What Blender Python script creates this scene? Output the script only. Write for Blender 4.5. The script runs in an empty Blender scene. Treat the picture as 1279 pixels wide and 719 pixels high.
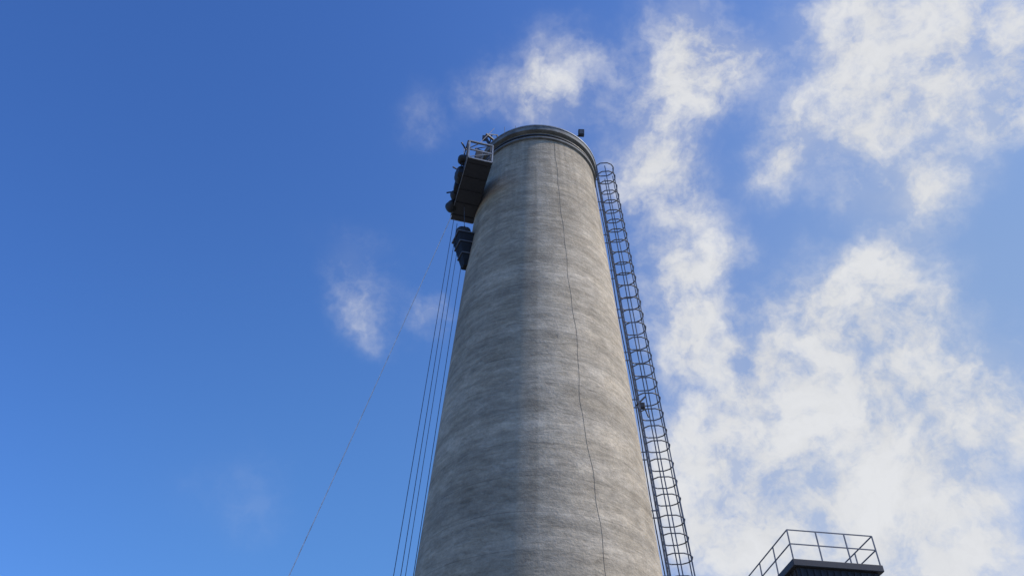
import bpy, bmesh, math, random
from mathutils import Vector, Matrix
random.seed(7)
sc = bpy.context.scene
try:
    sc.view_settings.view_transform='Standard'; sc.view_settings.look='None'; sc.view_settings.exposure=0
except Exception: pass
# ---------------------------------------------------------------- camera
cam_d=bpy.data.cameras.new('camera'); cam=bpy.data.objects.new('camera',cam_d); sc.collection.objects.link(cam)
cam_d.sensor_width=36; cam_d.lens=28.15; cam_d.clip_end=6000
up=Vector((.0242,.7310,-.6819)).normalized()
ax=Vector((0,0,-1)); fw=(ax-ax.dot(up)*up).normalized(); rt=fw.cross(up)
R=Matrix((rt,fw,up)) @ Matrix.Rotation(math.radians(-.33),3,'Z')
cam.matrix_world=Matrix.Translation((0,0,1.6)) @ R.to_4x4()
sc.camera=cam
# ---------------------------------------------------------------- node helpers
class NB:
    def __init__(s,nt): s.nt=nt; s.n=nt.nodes; s.l=nt.links
    def new(s,t,**k):
        x=s.n.new(t)
        for a,b in k.items(): setattr(x,a,b)
        return x
    def put(s,sock,v):
        if isinstance(v,bpy.types.NodeSocket): s.l.new(v,sock)
        else: sock.default_value=v
    def m(s,op,a,b=None,c=None,clamp=False):
        x=s.new('ShaderNodeMath',operation=op,use_clamp=clamp)
        s.put(x.inputs[0],a)
        if b is not None: s.put(x.inputs[1],b)
        if c is not None: s.put(x.inputs[2],c)
        return x.outputs[0]
    def vm(s,op,a,b=None,out=0,scale=None):
        x=s.new('ShaderNodeVectorMath',operation=op)
        s.put(x.inputs[0],a)
        if b is not None: s.put(x.inputs[1],b)
        if scale is not None: s.put(x.inputs['Scale'],scale)
        return x.outputs[out]
    def noise(s,vec,scale,detail=5,rough=.55,dist=0,col=False):
        x=s.new('ShaderNodeTexNoise'); s.put(x.inputs['Vector'],vec)
        x.inputs['Scale'].default_value=scale; x.inputs['Detail'].default_value=detail
        x.inputs['Roughness'].default_value=rough; x.inputs['Distortion'].default_value=dist
        return x.outputs['Color' if col else 'Fac']
    def mr(s,v,a,b,c=0,d=1,smooth=False):
        x=s.new('ShaderNodeMapRange'); 
        if smooth: x.interpolation_type='SMOOTHSTEP'
        s.put(x.inputs[0],v)
        for i,q in enumerate((a,b,c,d)): s.put(x.inputs[i+1],q)
        return x.outputs[0]
    def mix(s,f,a,b,mode='MIX'):
        x=s.new('ShaderNodeMix',data_type='RGBA',blend_type=mode)
        s.put(x.inputs[0],f); s.put(x.inputs[6],a); s.put(x.inputs[7],b)
        return x.outputs[2]
def mapped(nb,vec,sx,sy,sz):
    x=nb.new('ShaderNodeMapping'); nb.l.new(vec,x.inputs[0]); x.inputs['Scale'].default_value=(sx,sy,sz); return x.outputs[0]
def newmat(name):
    m=bpy.data.materials.new(name); m.use_nodes=True
    nb=NB(m.node_tree); b=m.node_tree.nodes['Principled BSDF']; return m,nb,b
# ---------------------------------------------------------------- sun + sky
SUN_AZ=99.0   # clockwise from +Y towards +X
SUN_EL=44.0
az,el=math.radians(SUN_AZ),math.radians(SUN_EL)
sd=Vector((math.sin(az)*math.cos(el),math.cos(az)*math.cos(el),math.sin(el)))
L=bpy.data.lights.new('sun','SUN'); L.energy=3.5; L.angle=math.radians(.6); L.color=(1,.90,.76)
sun=bpy.data.objects.new('sun',L); sc.collection.objects.link(sun)
sun.rotation_euler=sd.to_track_quat('Z','Y').to_euler(); sun.location=(60,-10,80)
# cloud banks: azimuth, elevation, angular radius (deg), density
BL=[(4.3,57.0,2.0,1.0),(-3.9,57.2,1.3,0.5),(-11.2,54.4,1.8,0.35),(9.3,59.5,1.6,0.35),(-13.6,39.8,1.5,0.5),(-14.8,43.1,1.9,0.35),(-7.7,40.2,1.1,0.65),
(20.4,59.4,2.3,0.8),(22.9,55.8,2.6,0.9),(16.5,54.0,2.4,0.85),(13.7,49.9,2.1,0.9),(18.2,47.6,2.2,0.6),(16.4,43.3,2.5,0.85),(17.1,39.8,2.3,0.8),(14.6,37.9,1.8,0.6),(20.7,43.8,1.1,0.5),
(38.1,55.7,2.9,.8),(39.7,51.1,2.6,.85),(37.3,48.3,2.0,.9),(46.2,51.3,2.9,.95),(49.9,48.8,3.2,1.1),(46.8,45.2,1.7,.8),(43.7,48.3,1.4,.5),
(31.4,51.0,1.4,.8),(29.9,48.3,1.3,.9),(26.8,47.7,1.1,.5),(40.2,43.8,1.6,.8),(37.0,43.6,1.3,.8),(32.9,45.2,1.1,.4),(32.6,40.5,1.7,.8),(29.1,38.6,2.4,.9),(35.8,37.3,1.4,.5),
(24.8,35.7,2.6,.7),(29.0,33.7,4.3,1.12),(33.0,30.7,3.6,1.08),(37.0,29.1,1.8,1.0),(19.4,32.8,3.2,.78),(23.6,30.0,4.2,1.0),(25.9,26.5,2.5,.85),(15.3,27.9,3.7,1.0),(19.6,25.9,4.0,1.0),
(14.0,31.2,2.2,.6),(29.9,24.3,1.7,.6),(32.4,22.0,2.7,.95),(34.1,24.9,1.5,.5),(28.6,22.2,2.2,.75),(-21.9,27.1,3.0,.10),(-18.6,25.7,2.0,.1)]
# banks outside the photographed part of the sky
BL+=[(75,40,7,.9),(100,25,8,.8),(-80,30,7,.6),(150,40,9,.8),(-150,25,8,.7),(60,15,6,.8)]
world=bpy.data.worlds.new('World'); sc.world=world; world.use_nodes=True
try:
    world.cycles.sampling_method='MANUAL'; world.cycles.sample_map_resolution=256
except Exception: pass
nb=NB(world.node_tree); bg=world.node_tree.nodes['Background']
sky=nb.new('ShaderNodeTexSky'); sky.sky_type='NISHITA'; sky.sun_disc=False
sky.sun_elevation=el; sky.sun_rotation=az; sky.altitude=0; sky.air_density=1.0; sky.dust_density=.6; sky.ozone_density=3.0
tc=nb.new('ShaderNodeTexCoord'); d=nb.vm('NORMALIZE',tc.outputs['Generated'])
w1=nb.vm('SUBTRACT',nb.noise(d,7,5,.62,0,True),(.5,.5,.5))
dw=nb.vm('NORMALIZE',nb.vm('ADD',d,nb.vm('SCALE',w1,scale=.14)))
def blob(a_,e_,s_,vec):
    a_,e_,s_=map(math.radians,(a_,e_,s_))
    v=(math.sin(a_)*math.cos(e_),math.cos(a_)*math.cos(e_),math.sin(e_))
    q=nb.vm('DOT_PRODUCT',vec,v,out=1)
    return nb.m('EXPONENT',nb.m('MULTIPLY_ADD',q,1/(s_*s_),-1/(s_*s_)))
acc=None
for a_,e_,s_,w_ in BL:
    q=blob(a_,e_,s_*.96,dw)
    acc=nb.m('MULTIPLY',q,w_) if acc is None else nb.m('MULTIPLY_ADD',q,w_,acc)
n1=nb.noise(dw,12,6,.62)
n2=nb.noise(d,34,5,.64)
nn=nb.m('ADD',nb.m('MULTIPLY',n1,.64),nb.m('MULTIPLY',n2,.36))
tex=nb.mr(nn,.31,.66,.12,1.45)
dens=nb.m('MULTIPLY',nb.m('MINIMUM',acc,1.2),tex)
alpha=nb.mr(dens,.02,1.35,0,.95,True)
veil=nb.m('MULTIPLY',nb.mr(acc,.0,1.3,0,1,True),nb.mr(nb.noise(dw,5,4,.6),.3,.7,.15,.55))
alpha=nb.m('MAXIMUM',alpha,veil)
haze=nb.m('MULTIPLY',blob(44,34,17,d),.66)
hzl=nb.m('MULTIPLY',blob(25,24,9,d),.38)
hz0=nb.m('MULTIPLY',blob(-10,12,18,d),.34)
shade=nb.mr(n1,.35,.68,.88,1.03)
ccol=nb.vm('SCALE',(5.15,5.2,5.3),scale=shade)
sky2=nb.vm('MULTIPLY',sky.outputs[0],(.46,.78,1.34))
hz=nb.mix(hz0,sky2,(1.0,2.6,4.2,1))
hz=nb.mix(haze,hz,(2.1,2.95,4.0,1))
hz=nb.mix(hzl,hz,(3.2,3.8,4.5,1))
col=nb.mix(alpha,hz,ccol)
nb.l.new(col,bg.inputs[0]); bg.inputs[1].default_value=.15
# ---------------------------------------------------------------- geometry helpers
def link(o,parent=None):
    sc.collection.objects.link(o)
    if parent: o.parent=parent
    return o
def empty(name,loc=(0,0,0),rot=(0,0,0)):
    e=bpy.data.objects.new(name,None); e.location=loc; e.rotation_euler=rot; e.empty_display_size=.3; return link(e)
def mesh_obj(name,bm,mat,parent=None,smooth=False,bevel=0):
    me=bpy.data.meshes.new(name); bmesh.ops.recalc_face_normals(bm,faces=bm.faces); bm.to_mesh(me); bm.free()
    if smooth:
        for p in me.polygons: p.use_smooth=True
    me.materials.append(mat); o=link(bpy.data.objects.new(name,me),parent)
    if bevel:
        b=o.modifiers.new('bev','BEVEL'); b.width=bevel; b.segments=2; b.limit_method='ANGLE'
    return o
def lathe(bm,prof,seg=160,closed=True,cx=0,cy=0):
    rings=[]
    for r,z in prof:
        rings.append([bm.verts.new((cx+r*math.cos(2*math.pi*i/seg),cy+r*math.sin(2*math.pi*i/seg),z)) for i in range(seg)])
    n=len(rings)
    for j in range(n if closed else n-1):
        A=rings[j];B=rings[(j+1)%n]
        for i in range(seg): bm.faces.new((A[i],A[(i+1)%seg],B[(i+1)%seg],B[i]))
def tube(bm,pts,r,seg=6,closed=False):
    pts=[Vector(p) for p in pts]; n=len(pts); rings=[]
    for i,p in enumerate(pts):
        if closed: t=pts[(i+1)%n]-pts[i-1]
        else: t=pts[min(i+1,n-1)]-pts[max(i-1,0)]
        t.normalize(); u=t.orthogonal() if abs(t.z)>.9 else t.cross(Vector((0,0,1)))
        if i and not closed:
            u=pu-t*pu.dot(t)
        u.normalize(); pu=u; v=t.cross(u)
        rings.append([bm.verts.new(p+r*(math.cos(2*math.pi*k/seg)*u+math.sin(2*math.pi*k/seg)*v)) for k in range(seg)])
    for i in range(n if closed else n-1):
        A=rings[i];B=rings[(i+1)%n]
        for k in range(seg): bm.faces.new((A[k],A[(k+1)%seg],B[(k+1)%seg],B[k]))
    if not closed:
        bm.faces.new(rings[0][::-1]); bm.faces.new(rings[-1])
def box(bm,c,s,rot=None):
    m=Matrix.Translation(c)
    if rot is not None: m=m@rot.to_4x4()
    m=m@Matrix.Diagonal((*s,1)); bmesh.ops.create_cube(bm,size=1,matrix=m)
def bar(bm,a,b,w,h=None):
    a,b=Vector(a),Vector(b); dd=b-a; q=dd.to_track_quat('Z','X').to_matrix()
    box(bm,(a+b)/2,(w,h or w,dd.length),q)
# ---------------------------------------------------------------- materials
def plain(name,c,rough=.6,metal=0,var=.25,sc_=6):
    m,nb,b=newmat(name); t=nb.new('ShaderNodeTexCoord')
    n=nb.noise(t.outputs['Object'],sc_,6,.65)
    f=nb.mr(n,.35,.65,1-var,1+var)
    nb.l.new(nb.vm('SCALE',tuple(c),scale=f),b.inputs['Base Color'])
    nb.l.new(nb.mr(n,.3,.7,rough-.1,rough+.1),b.inputs['Roughness']); b.inputs['Metallic'].default_value=metal
    return m
M_dark=plain('dark_painted_steel',(.03,.033,.04),.6)
M_steel=plain('galvanised_steel',(.14,.155,.18),.6,.15)
M_light=plain('weathered_zinc_band',(.17,.175,.165),.75,0,.4,3)
M_frame=plain('aluminium_frame',(.26,.28,.30),.6,.2)
M_rope=plain('steel_wire_rope',(.09,.11,.16),.6)
M_rope2=plain('nylon_rope',(.75,.76,.78),.7)
M_rubber=plain('black_plastic',(.022,.024,.028),.6)
M_cable=plain('lightning_cable',(.19,.165,.125),.8)
M_wall=plain('dark_cladding',(.025,.027,.032),.8)
M_lens=plain('lamp_glass',(.12,.1,.1),.15)
# concrete
M_con,nb,b=newmat('weathered_concrete')
t=nb.new('ShaderNodeTexCoord'); P=t.outputs['Object']
sep=nb.new('ShaderNodeSeparateXYZ'); nb.l.new(P,sep.inputs[0])
X,Y,Z=sep.outputs
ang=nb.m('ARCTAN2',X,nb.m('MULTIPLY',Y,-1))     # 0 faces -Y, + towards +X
cyl=nb.new('ShaderNodeCombineXYZ'); nb.l.new(nb.m('MULTIPLY',ang,3.4),cyl.inputs[0]); nb.l.new(Z,cyl.inputs[2])
U=cyl.outputs[0]
big=nb.noise(mapped(nb,P,.35,.35,.22),1,4,.6)
lay=nb.noise(mapped(nb,P,.14,.14,2.4),1,5,.72)         # horizontal lift bands
strk=nb.noise(mapped(nb,P,1.8,1.8,5.6),1,5,.68,.7)     # short horizontal trowel strokes
run=nb.noise(mapped(nb,U,2.4,1,.09),1,5,.65,.3)        # vertical run-off
blot=nb.noise(mapped(nb,P,1,1,1.9),1.4,6,.72)
fine=nb.noise(P,11,4,.75)
zw=nb.m('ADD',Z,nb.m('MULTIPLY',nb.m('SUBTRACT',nb.noise(mapped(nb,P,.6,.6,.6),1,2),.5),.14))
fl_=nb.m('FRACT',nb.m('DIVIDE',zw,1.25))
lift=nb.m('ABSOLUTE',nb.m('SUBTRACT',fl_,.5))
jn=nb.m('MULTIPLY',nb.mr(lift,0,.022,1,0,True),nb.mr(nb.noise(U,1.1,4,.6),.36,.6,.1,1))
wn=nb.new('ShaderNodeTexWhiteNoise'); wn.noise_dimensions='1D'; nb.l.new(nb.m('FLOOR',nb.m('ADD',nb.m('DIVIDE',zw,1.25),.5)),wn.inputs['W'])
f=nb.mr(big,.3,.7,.82,1.17)
f=nb.m('MULTIPLY',f,nb.mr(wn.outputs['Value'],0,1,.93,1.07))
f=nb.m('MULTIPLY',f,nb.mr(lay,.3,.7,.78,1.2))
f=nb.m('MULTIPLY',f,nb.mr(strk,.3,.7,.74,1.24))
# rain streaks, strongest just under the rim
top=nb.mr(Z,25,34,.15,1.0)
rs=nb.m('MULTIPLY',nb.mr(run,.42,.68,0,.34),top)
f=nb.m('MULTIPLY',f,nb.m('SUBTRACT',1.04,rs))
f=nb.m('MULTIPLY',f,nb.mr(blot,.3,.7,.82,1.16))
f=nb.m('MULTIPLY',f,nb.mr(fine,.3,.7,.84,1.14))
f=nb.m('MULTIPLY',f,nb.m('SUBTRACT',1,nb.m('MULTIPLY',jn,.34)))
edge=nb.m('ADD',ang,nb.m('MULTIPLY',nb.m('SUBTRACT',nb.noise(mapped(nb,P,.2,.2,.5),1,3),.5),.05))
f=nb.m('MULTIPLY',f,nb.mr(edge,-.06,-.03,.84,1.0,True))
base=nb.mix(nb.mr(nb.noise(mapped(nb,P,.7,.7,1.2),1,5,.65),.35,.65),(.475,.395,.275,1),(.48,.41,.30,1))
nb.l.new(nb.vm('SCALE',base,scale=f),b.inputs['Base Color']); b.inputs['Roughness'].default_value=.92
b.inputs['Specular IOR Level'].default_value=.2
bp=nb.new('ShaderNodeBump'); bp.inputs['Strength'].default_value=.8; bp.inputs['Distance'].default_value=.05
h=nb.m('ADD',nb.m('MULTIPLY',strk,.7),nb.m('MULTIPLY',fine,.55))
nb.l.new(h,bp.inputs['Height']); nb.l.new(bp.outputs[0],b.inputs['Normal'])
# ground
M_gr,nb,b=newmat('gravel_yard')
t=nb.new('ShaderNodeTexCoord'); n=nb.noise(t.outputs['Object'],.3,6,.7); n2=nb.noise(t.outputs['Object'],9,4,.8)
nb.l.new(nb.mix(nb.mr(nb.m('ADD',nb.m('MULTIPLY',n,.5),nb.m('MULTIPLY',n2,.5)),.35,.65),(.11,.10,.08,1),(.26,.24,.2,1)),b.inputs['Base Color']); b.inputs['Roughness'].default_value=.95
bm=bmesh.new(); bmesh.ops.create_grid(bm,x_segments=8,y_segments=8,size=2500); mesh_obj('ground',bm,M_gr)
# ---------------------------------------------------------------- chimney
CX,CY=1.14,26.25
H=34.0; TAP=.0604
def rad(z): return 2.83+TAP*(H-z)
ch=empty('concrete_chimney',(CX,CY,0))
bm=bmesh.new()
zs=[-.2]+[i*1.0 for i in range(1,34)]+[H]
prof=[(rad(z),z) for z in zs]+[(2.45,H)]+[(2.45+.03*(H-z),z) for z in (24,12,-.2)]
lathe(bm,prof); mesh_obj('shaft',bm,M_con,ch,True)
for o in ch.children:
    o.modifiers.new('es','EDGE_SPLIT').split_angle=math.radians(40)
bm=bmesh.new(); lathe(bm,[(rad(33.25)-.02,33.22),(2.98,33.26),(2.98,33.36),(2.86,33.40)],closed=True); mesh_obj('collar',bm,M_light,ch)
bm=bmesh.new(); lathe(bm,[(2.80,33.78),(3.03,33.84),(3.04,34.18),(2.98,34.24),(2.5,34.24),(2.5,34.003),(2.80,34.003)]); mesh_obj('cap_band',bm,M_light,ch)
bm=bmesh.new(); lathe(bm,[(3.035,34.10),(3.07,34.10),(3.07,34.17),(3.035,34.17)]); mesh_obj('cap_edge_strip',bm,M_frame,ch)
bm=bmesh.new(); lathe(bm,[(2.82,33.55),(2.93,33.55),(2.93,33.62),(2.82,33.62)]); mesh_obj('clamp_ring',bm,M_dark,ch)
def on(phi,z,off=0,r=None):
    p=math.radians(phi); rr=(rad(z) if r is None else r)+off
    return Vector((rr*math.sin(p),-rr*math.cos(p),z))
bm=bmesh.new(); K=[(14,33.2),(15,31),(16.5,28),(18,25),(19,23),(21,20),(20,17.5),(20.5,16.5),(23.5,14.8),(25,13),(25,11),(26,6),(27,.2)]
pts=[]
for i in range(len(K)-1):
    for k in range(10):
        s=k/10; z=K[i][1]*(1-s)+K[i+1][1]*s; ph=K[i][0]*(1-s)+K[i+1][0]*s+.35*math.sin(z*3.1)+.3*math.sin(z*1.27)
        pts.append(on(ph,z,.002))
tube(bm,pts,.0075,5); mesh_obj('earthing_cable',bm,M_cable,ch)
bm=bmesh.new()
for ph,hh in ((-38,.9),(-25,.55),(-60,.7),(60,.5),(150,.9),(215,.9)):
    a=on(ph,34.2,0,2.8); tube(bm,[a,a+Vector((0,0,hh))],.014,5)
mesh_obj('lightning_rods',bm,M_steel,ch)
bm=bmesh.new(); lathe(bm,[(rad(0)+.35,0.0),(rad(0)+.35,.5),(rad(.5)+.25,.62),(rad(.6)-.05,.62),(rad(.6)-.05,0)]); mesh_obj('plinth',bm,M_con,ch)
bm=bmesh.new(); c=on(-35,1.75,.02); box(bm,c,(1.1,.16,2.1),Matrix.Rotation(math.radians(-35),3,'Z')); mesh_obj('access_door',bm,M_dark,ch,bevel=.02)
# ---------------------------------------------------------------- caged ladder
lad=empty('caged_ladder',(CX,CY,0))
PH=84.0
e_r=Vector((math.sin(math.radians(PH)),-math.cos(math.radians(PH)),0)); e_t=Vector((math.cos(math.radians(PH)),math.sin(math.radians(PH)),0))
def lp(z,o,tt): return e_r*(rad(z)+.02+o)+e_t*tt+Vector((0,0,z))
bm=bmesh.new(); ZT=34.3; Z0=2.6
for s in (-.27,.27): bar(bm,lp(.2,.22,s),lp(ZT,.22,s),.06,.035)
z=.5
while z<ZT: tube(bm,[lp(z,.22,-.27),lp(z,.22,.27)],.013,5); z+=.3
mesh_obj('ladder_rails_and_rungs',bm,M_steel,lad)
bm=bmesh.new(); z=Z0
shape=[(.22,-.27),(.42,-.42),(.78,-.42),(.98,-.30),(1.08,-.12),(1.08,.12),(.98,.30),(.78,.42),(.42,.42),(.22,.27)]
while z<ZT:
    dz=random.uniform(-.06,.06); tl=random.uniform(-.06,.06)
    pts=[lp(z,o,tt)+Vector((0,0,dz+tl*(i/9))) for i,(o,tt) in enumerate(shape)]
    for i in range(len(pts)-1): bar(bm,pts[i],pts[i+1],.02,.055)
    z+=.72
mesh_obj('cage_hoops',bm,M_steel,lad)
bm=bmesh.new()
for o,tt in ((.62,-.42),(1.02,-.26),(1.065,0.05),(1.02,.26),(.62,.42)):
    q=[lp(Z0+(ZT-.3-Z0)*i/18,o+random.uniform(-.012,.012),tt+random.uniform(-.012,.012)) for i in range(19)]
    for i in range(18): bar(bm,q[i],q[i+1],.042,.016)
mesh_obj('cage_straps',bm,M_steel,lad)
bm=bmesh.new(); z=1
while z<ZT:
    for s in (-.27,.27): bar(bm,lp(z,-.05,s),lp(z,.22,s),.045,.02)
    z+=2.34
mesh_obj('wall_brackets',bm,M_steel,lad)
bm=bmesh.new(); z=19.6
box(bm,lp(z,.35,0),(.2,.2,.22)); tube(bm,[lp(z,.1,0),lp(z+.5,.55,.1)],.04,6); tube(bm,[lp(z+.1,.4,0),lp(z-.6,.5,-.1)],.03,6)
mesh_obj('rope_grab_box',bm,M_dark,lad,bevel=.02)
bm=bmesh.new(); tube(bm,[lp(z,.12+.03*math.sin(z*.7),.34) for z in [33.6-.5*i for i in range(66)]],.022,5); mesh_obj('conduit',bm,M_dark,lad)
# ---------------------------------------------------------------- gondola
go=empty('suspended_work_platform',(-2.03,24.1,30.1),(0,0,math.radians(14)))
LY,WX,HZ=1.9,.54,1.2
bm=bmesh.new(); box(bm,(0,0,0),(WX*2,LY*2,.05))
for y in [-1.6,-.8,0,.8,1.6]: box(bm,(0,y,-.045),(WX*2-.04,.05,.035))
for x in (-WX,WX): box(bm,(x,0,.06),(.04,LY*2,.18))
mesh_obj('floor_deck',bm,M_dark,go,bevel=.006)
bm=bmesh.new(); box(bm,(-WX-.03,0,-.03),(.02,LY*2,.05)); box(bm,(0,LY+.02,-.02),(WX*2,.02,.05)); box(bm,(0,-LY-.02,-.02),(WX*2,.02,.06)); mesh_obj('deck_edge_trim',bm,M_frame,go)
bm=bmesh.new()
for x in (-WX,WX):
    for y in [-LY+.03+i*(2*LY-.06)/5 for i in range(6)]: bar(bm,(x,y,.1),(x,y,HZ),.035)
    for z in (.4,.75,HZ): bar(bm,(x,-LY,z),(x,LY,z),.035)
for y in (-LY,LY):
    for z in (.6,HZ): bar(bm,(-WX,y,z),(WX,y,z),.06)
    for x in (-WX,WX): bar(bm,(x,y,0),(x,y,HZ),.06)
    bar(bm,(-WX,y,.05),(WX,y,.6),.03)
mesh_obj('guard_rail',bm,M_frame,go)
bm=bmesh.new(); box(bm,(-WX-.026,.3,.55),(.012,2.9,.9)); box(bm,(WX+.026,.3,.55),(.012,2.9,.9)); mesh_obj('side_screen',bm,M_dark,go)
bm=bmesh.new()
for y in (-1.35,1.35):
    bar(bm,(-WX,y,0),(-WX,y,1.9),.06); bar(bm,(WX,y,0),(WX,y,1.9),.06); bar(bm,(-WX,y,1.9),(WX,y,1.9),.07)
    bar(bm,(-WX,y,1.3),(0,y,1.9),.04); box(bm,(0,y,.85),(.3,.26,.5))
bar(bm,(-WX,-1.35,1.9),(-WX,1.35,1.9),.05); bar(bm,(-WX,-1.1,1.5),(-WX-.3,-1.3,1.75),.06)
mesh_obj('hoist_frames',bm,M_dark,go,bevel=.01)
def sack(bm,c,r,seed,el_=1.25):
    rd=random.Random(seed); g=bmesh.ops.create_icosphere(bm,subdivisions=3,radius=r,matrix=Matrix.Translation(c))
    p=[rd.uniform(0,6) for _ in range(3)]
    for v in g['verts']:
        dlt=v.co-Vector(c); k=1+.2*math.sin(dlt.x*9+p[0])+.16*math.sin(dlt.y*10+p[1])+.12*math.sin(dlt.z*13+p[2])
        dlt*=k; dlt.z*=el_ if dlt.z<0 else 1.0; v.co=Vector(c)+dlt
bm=bmesh.new()
for i,(c,r) in enumerate((((-.62,-1.05,.85),.27),((-.68,-.45,.5),.30),((-.60,-.1,.75),.2),((-.64,.75,.35),.2),((-.68,1.2,.15),.26),((-.2,-.7,1.2),.22),((.1,.3,1.1),.25))):
    sack(bm,c,r,i)
mesh_obj('tool_sacks',bm,M_rubber,go,True)
bm=bmesh.new()
for y in (-1.05,-.45,.75,1.2): bar(bm,(-.54,y,1.0),(-.7,y,.9),.05); bar(bm,(-.7,y,.9),(-.68,y,.4),.03)
box(bm,(-.68,-.75,.25),(.22,.3,.3)); box(bm,(-.66,1.45,.4),(.2,.28,.4),Matrix.Rotation(.3,3,'X')); box(bm,(-.66,.3,.5),(.18,.4,.5),Matrix.Rotation(-.2,3,'X'))
bar(bm,(-.55,.95,.9),(-1.0,.9,.6),.05); bar(bm,(-.55,-.2,1.0),(-1.0,-.3,1.1),.05)
mesh_obj('outrigger_hooks',bm,M_dark,go)
bm=bmesh.new()
for y in (-1.35,1.35): tube(bm,[(0,y,1.9),(.25 if y>0 else .8,y*.5,4.3)],.014,5)
mesh_obj('hanging_ropes',bm,M_rope,go)
bk=empty('hoist_bucket',(-2.15,25.35,27.7),(math.radians(4),math.radians(-8),math.radians(20)))
bm=bmesh.new()
v=[bm.verts.new(p) for p in ((-.2,-.2,-1.2),(.2,-.2,-1.2),(.2,.2,-1.2),(-.2,.2,-1.2),(-.45,-.45,.5),(.45,-.45,.5),(.45,.45,.5),(-.45,.45,.5))]
for q in ((3,2,1,0),(0,1,5,4),(1,2,6,5),(2,3,7,6),(3,0,4,7)): bm.faces.new([v[i] for i in q])
bmesh.ops.solidify(bm,geom=bm.faces[:],thickness=.03)
mesh_obj('bucket_body',bm,M_dark,bk)
bm=bmesh.new()
for z in (-.6,0,.5): 
    k=.2+.25*(z+1.2)/1.7+.03
    for a,c_ in (((-k,-k,z),(k,-k,z)),((k,-k,z),(k,k,z)),((k,k,z),(-k,k,z)),((-k,k,z),(-k,-k,z))): bar(bm,a,c_,.04)
for x in (-.45,.45): bar(bm,(x,0,.5),(0,0,1.25),.04)
mesh_obj('bucket_ribs',bm,M_steel,bk)
bm=bmesh.new(); sack(bm,(-.1,-.1,.65),.32,9); sack(bm,(.15,.1,.95),.2,11)
mesh_obj('bucket_load',bm,M_rubber,bk,True)
bm=bmesh.new(); tube(bm,[(0,0,1.25),(.1,-.4,6.2)],.014,5); mesh_obj('lift_rope',bm,M_rope,bk)
# davit
dv=empty('davit_arm',(CX,CY,0))
bm=bmesh.new()
for ph in (-68,-50):
    bar(bm,on(ph,34.32,0,2.1),on(ph,34.45,0,3.45),.09); bar(bm,on(ph,34.3,0,2.6),on(ph,35.0,0,2.75),.06); bar(bm,on(ph,35.0,0,2.75),on(ph,34.45,0,3.45),.035)
bar(bm,on(-58,34.3,0,2.7),on(-66,35.5,0,3.0),.14); box(bm,on(-66,35.45,0,3.0),(.28,.2,.24))
bar(bm,on(-70,34.2,0,2.7),on(-75,34.8,0,3.2),.07); bar(bm,on(-62,34.25,0,2.9),on(-52,34.9,0,3.0),.05)
mesh_obj('davit_steelwork',bm,M_dark,dv)
fl=empty('floodlight',(CX,CY,0)); p=on(45,34.24,0,2.78)
bm=bmesh.new(); tube(bm,[p,p+Vector((0,0,.6))],.035,6); bar(bm,p+Vector((-.2,0,.55)),p+Vector((.25,0,.62)),.05)
box(bm,p+Vector((.18,-.05,.78)),(.3,.22,.34),Matrix.Rotation(.4,3,'X')); box(bm,p+Vector((-.1,0,.42)),(.18,.16,.2))
mesh_obj('lamp_housing',bm,M_dark,fl,bevel=.02)
bm=bmesh.new(); box(bm,p+Vector((.18,-.17,.73)),(.22,.02,.22),Matrix.Rotation(.4,3,'X')); mesh_obj('lamp_lens',bm,M_lens,fl)
# ---------------------------------------------------------------- ropes
def ropeobj(name,a,b_,sag,r,mat,n=40):
    a,b_=Vector(a),Vector(b_); bm=bmesh.new()
    tube(bm,[a.lerp(b_,i/n)-Vector((0,0,sag*4*(i/n)*(1-i/n))) for i in range(n+1)],r,5); return mesh_obj(name,bm,mat)
ropeobj('hoist_rope',(-2.8,25.2,29.4),(-4.1,25.2,.02),0,.014,M_rope)
ropeobj('hoist_rope',(-2.65,25.4,29.3),(-3.9,25.6,.02),0,.014,M_rope)
ropeobj('hoist_rope',(-2.5,25.4,28.2),(-3.75,25.4,.02),0,.012,M_rope)
ropeobj('hoist_rope',(-2.3,25.6,26.9),(-3.6,26.0,.02),0,.014,M_rope)
ropeobj('tag_line',(-2.9,25.0,29.4),(-10.4,26.8,.02),.3,.019,M_rope2)
# ---------------------------------------------------------------- utility building
ub=empty('utility_building',(10.28,27.3,0),(0,0,math.radians(6)))
W,Dp,ZR=3.35,4.4,14.25
bm=bmesh.new(); box(bm,(W/2,Dp/2,(ZR-.25)/2),(W-.3,Dp-.3,ZR-.25)); mesh_obj('walls',bm,M_wall,ub)
bm=bmesh.new()
for i in range(12): box(bm,(.3+i*(W-.6)/11,.13,(ZR-.3)/2),(.08,.04,ZR-.3)); box(bm,(.13,.3+i*(Dp-.6)/11,(ZR-.3)/2),(.04,.08,ZR-.3))
mesh_obj('wall_ribs',bm,M_wall,ub)
bm=bmesh.new(); box(bm,(W/2,Dp/2,ZR-.125),(W+.02,Dp+.02,.246)); mesh_obj('roof_slab',bm,M_dark,ub,bevel=.02)
bm=bmesh.new(); e=.05
cs=[(e,e),(W-e,e),(W-e,Dp-e),(e,Dp-e)]
for i in range(4):
    a=cs[i];c_=cs[(i+1)%4]
    for z in (ZR+.58,ZR+1.12): bar(bm,(*a,z),(*c_,z),.035)
    for k in range(3): 
        s=k/3; x=a[0]*(1-s)+c_[0]*s;y=a[1]*(1-s)+c_[1]*s; bar(bm,(x,y,ZR),(x,y,ZR+1.12),.04)
mesh_obj('roof_railing',bm,M_steel,ub)
bm=bmesh.new(); box(bm,(W/2,.12,1.1),(1.0,.1,2.1)); mesh_obj('door',bm,M_steel,ub,bevel=.02)
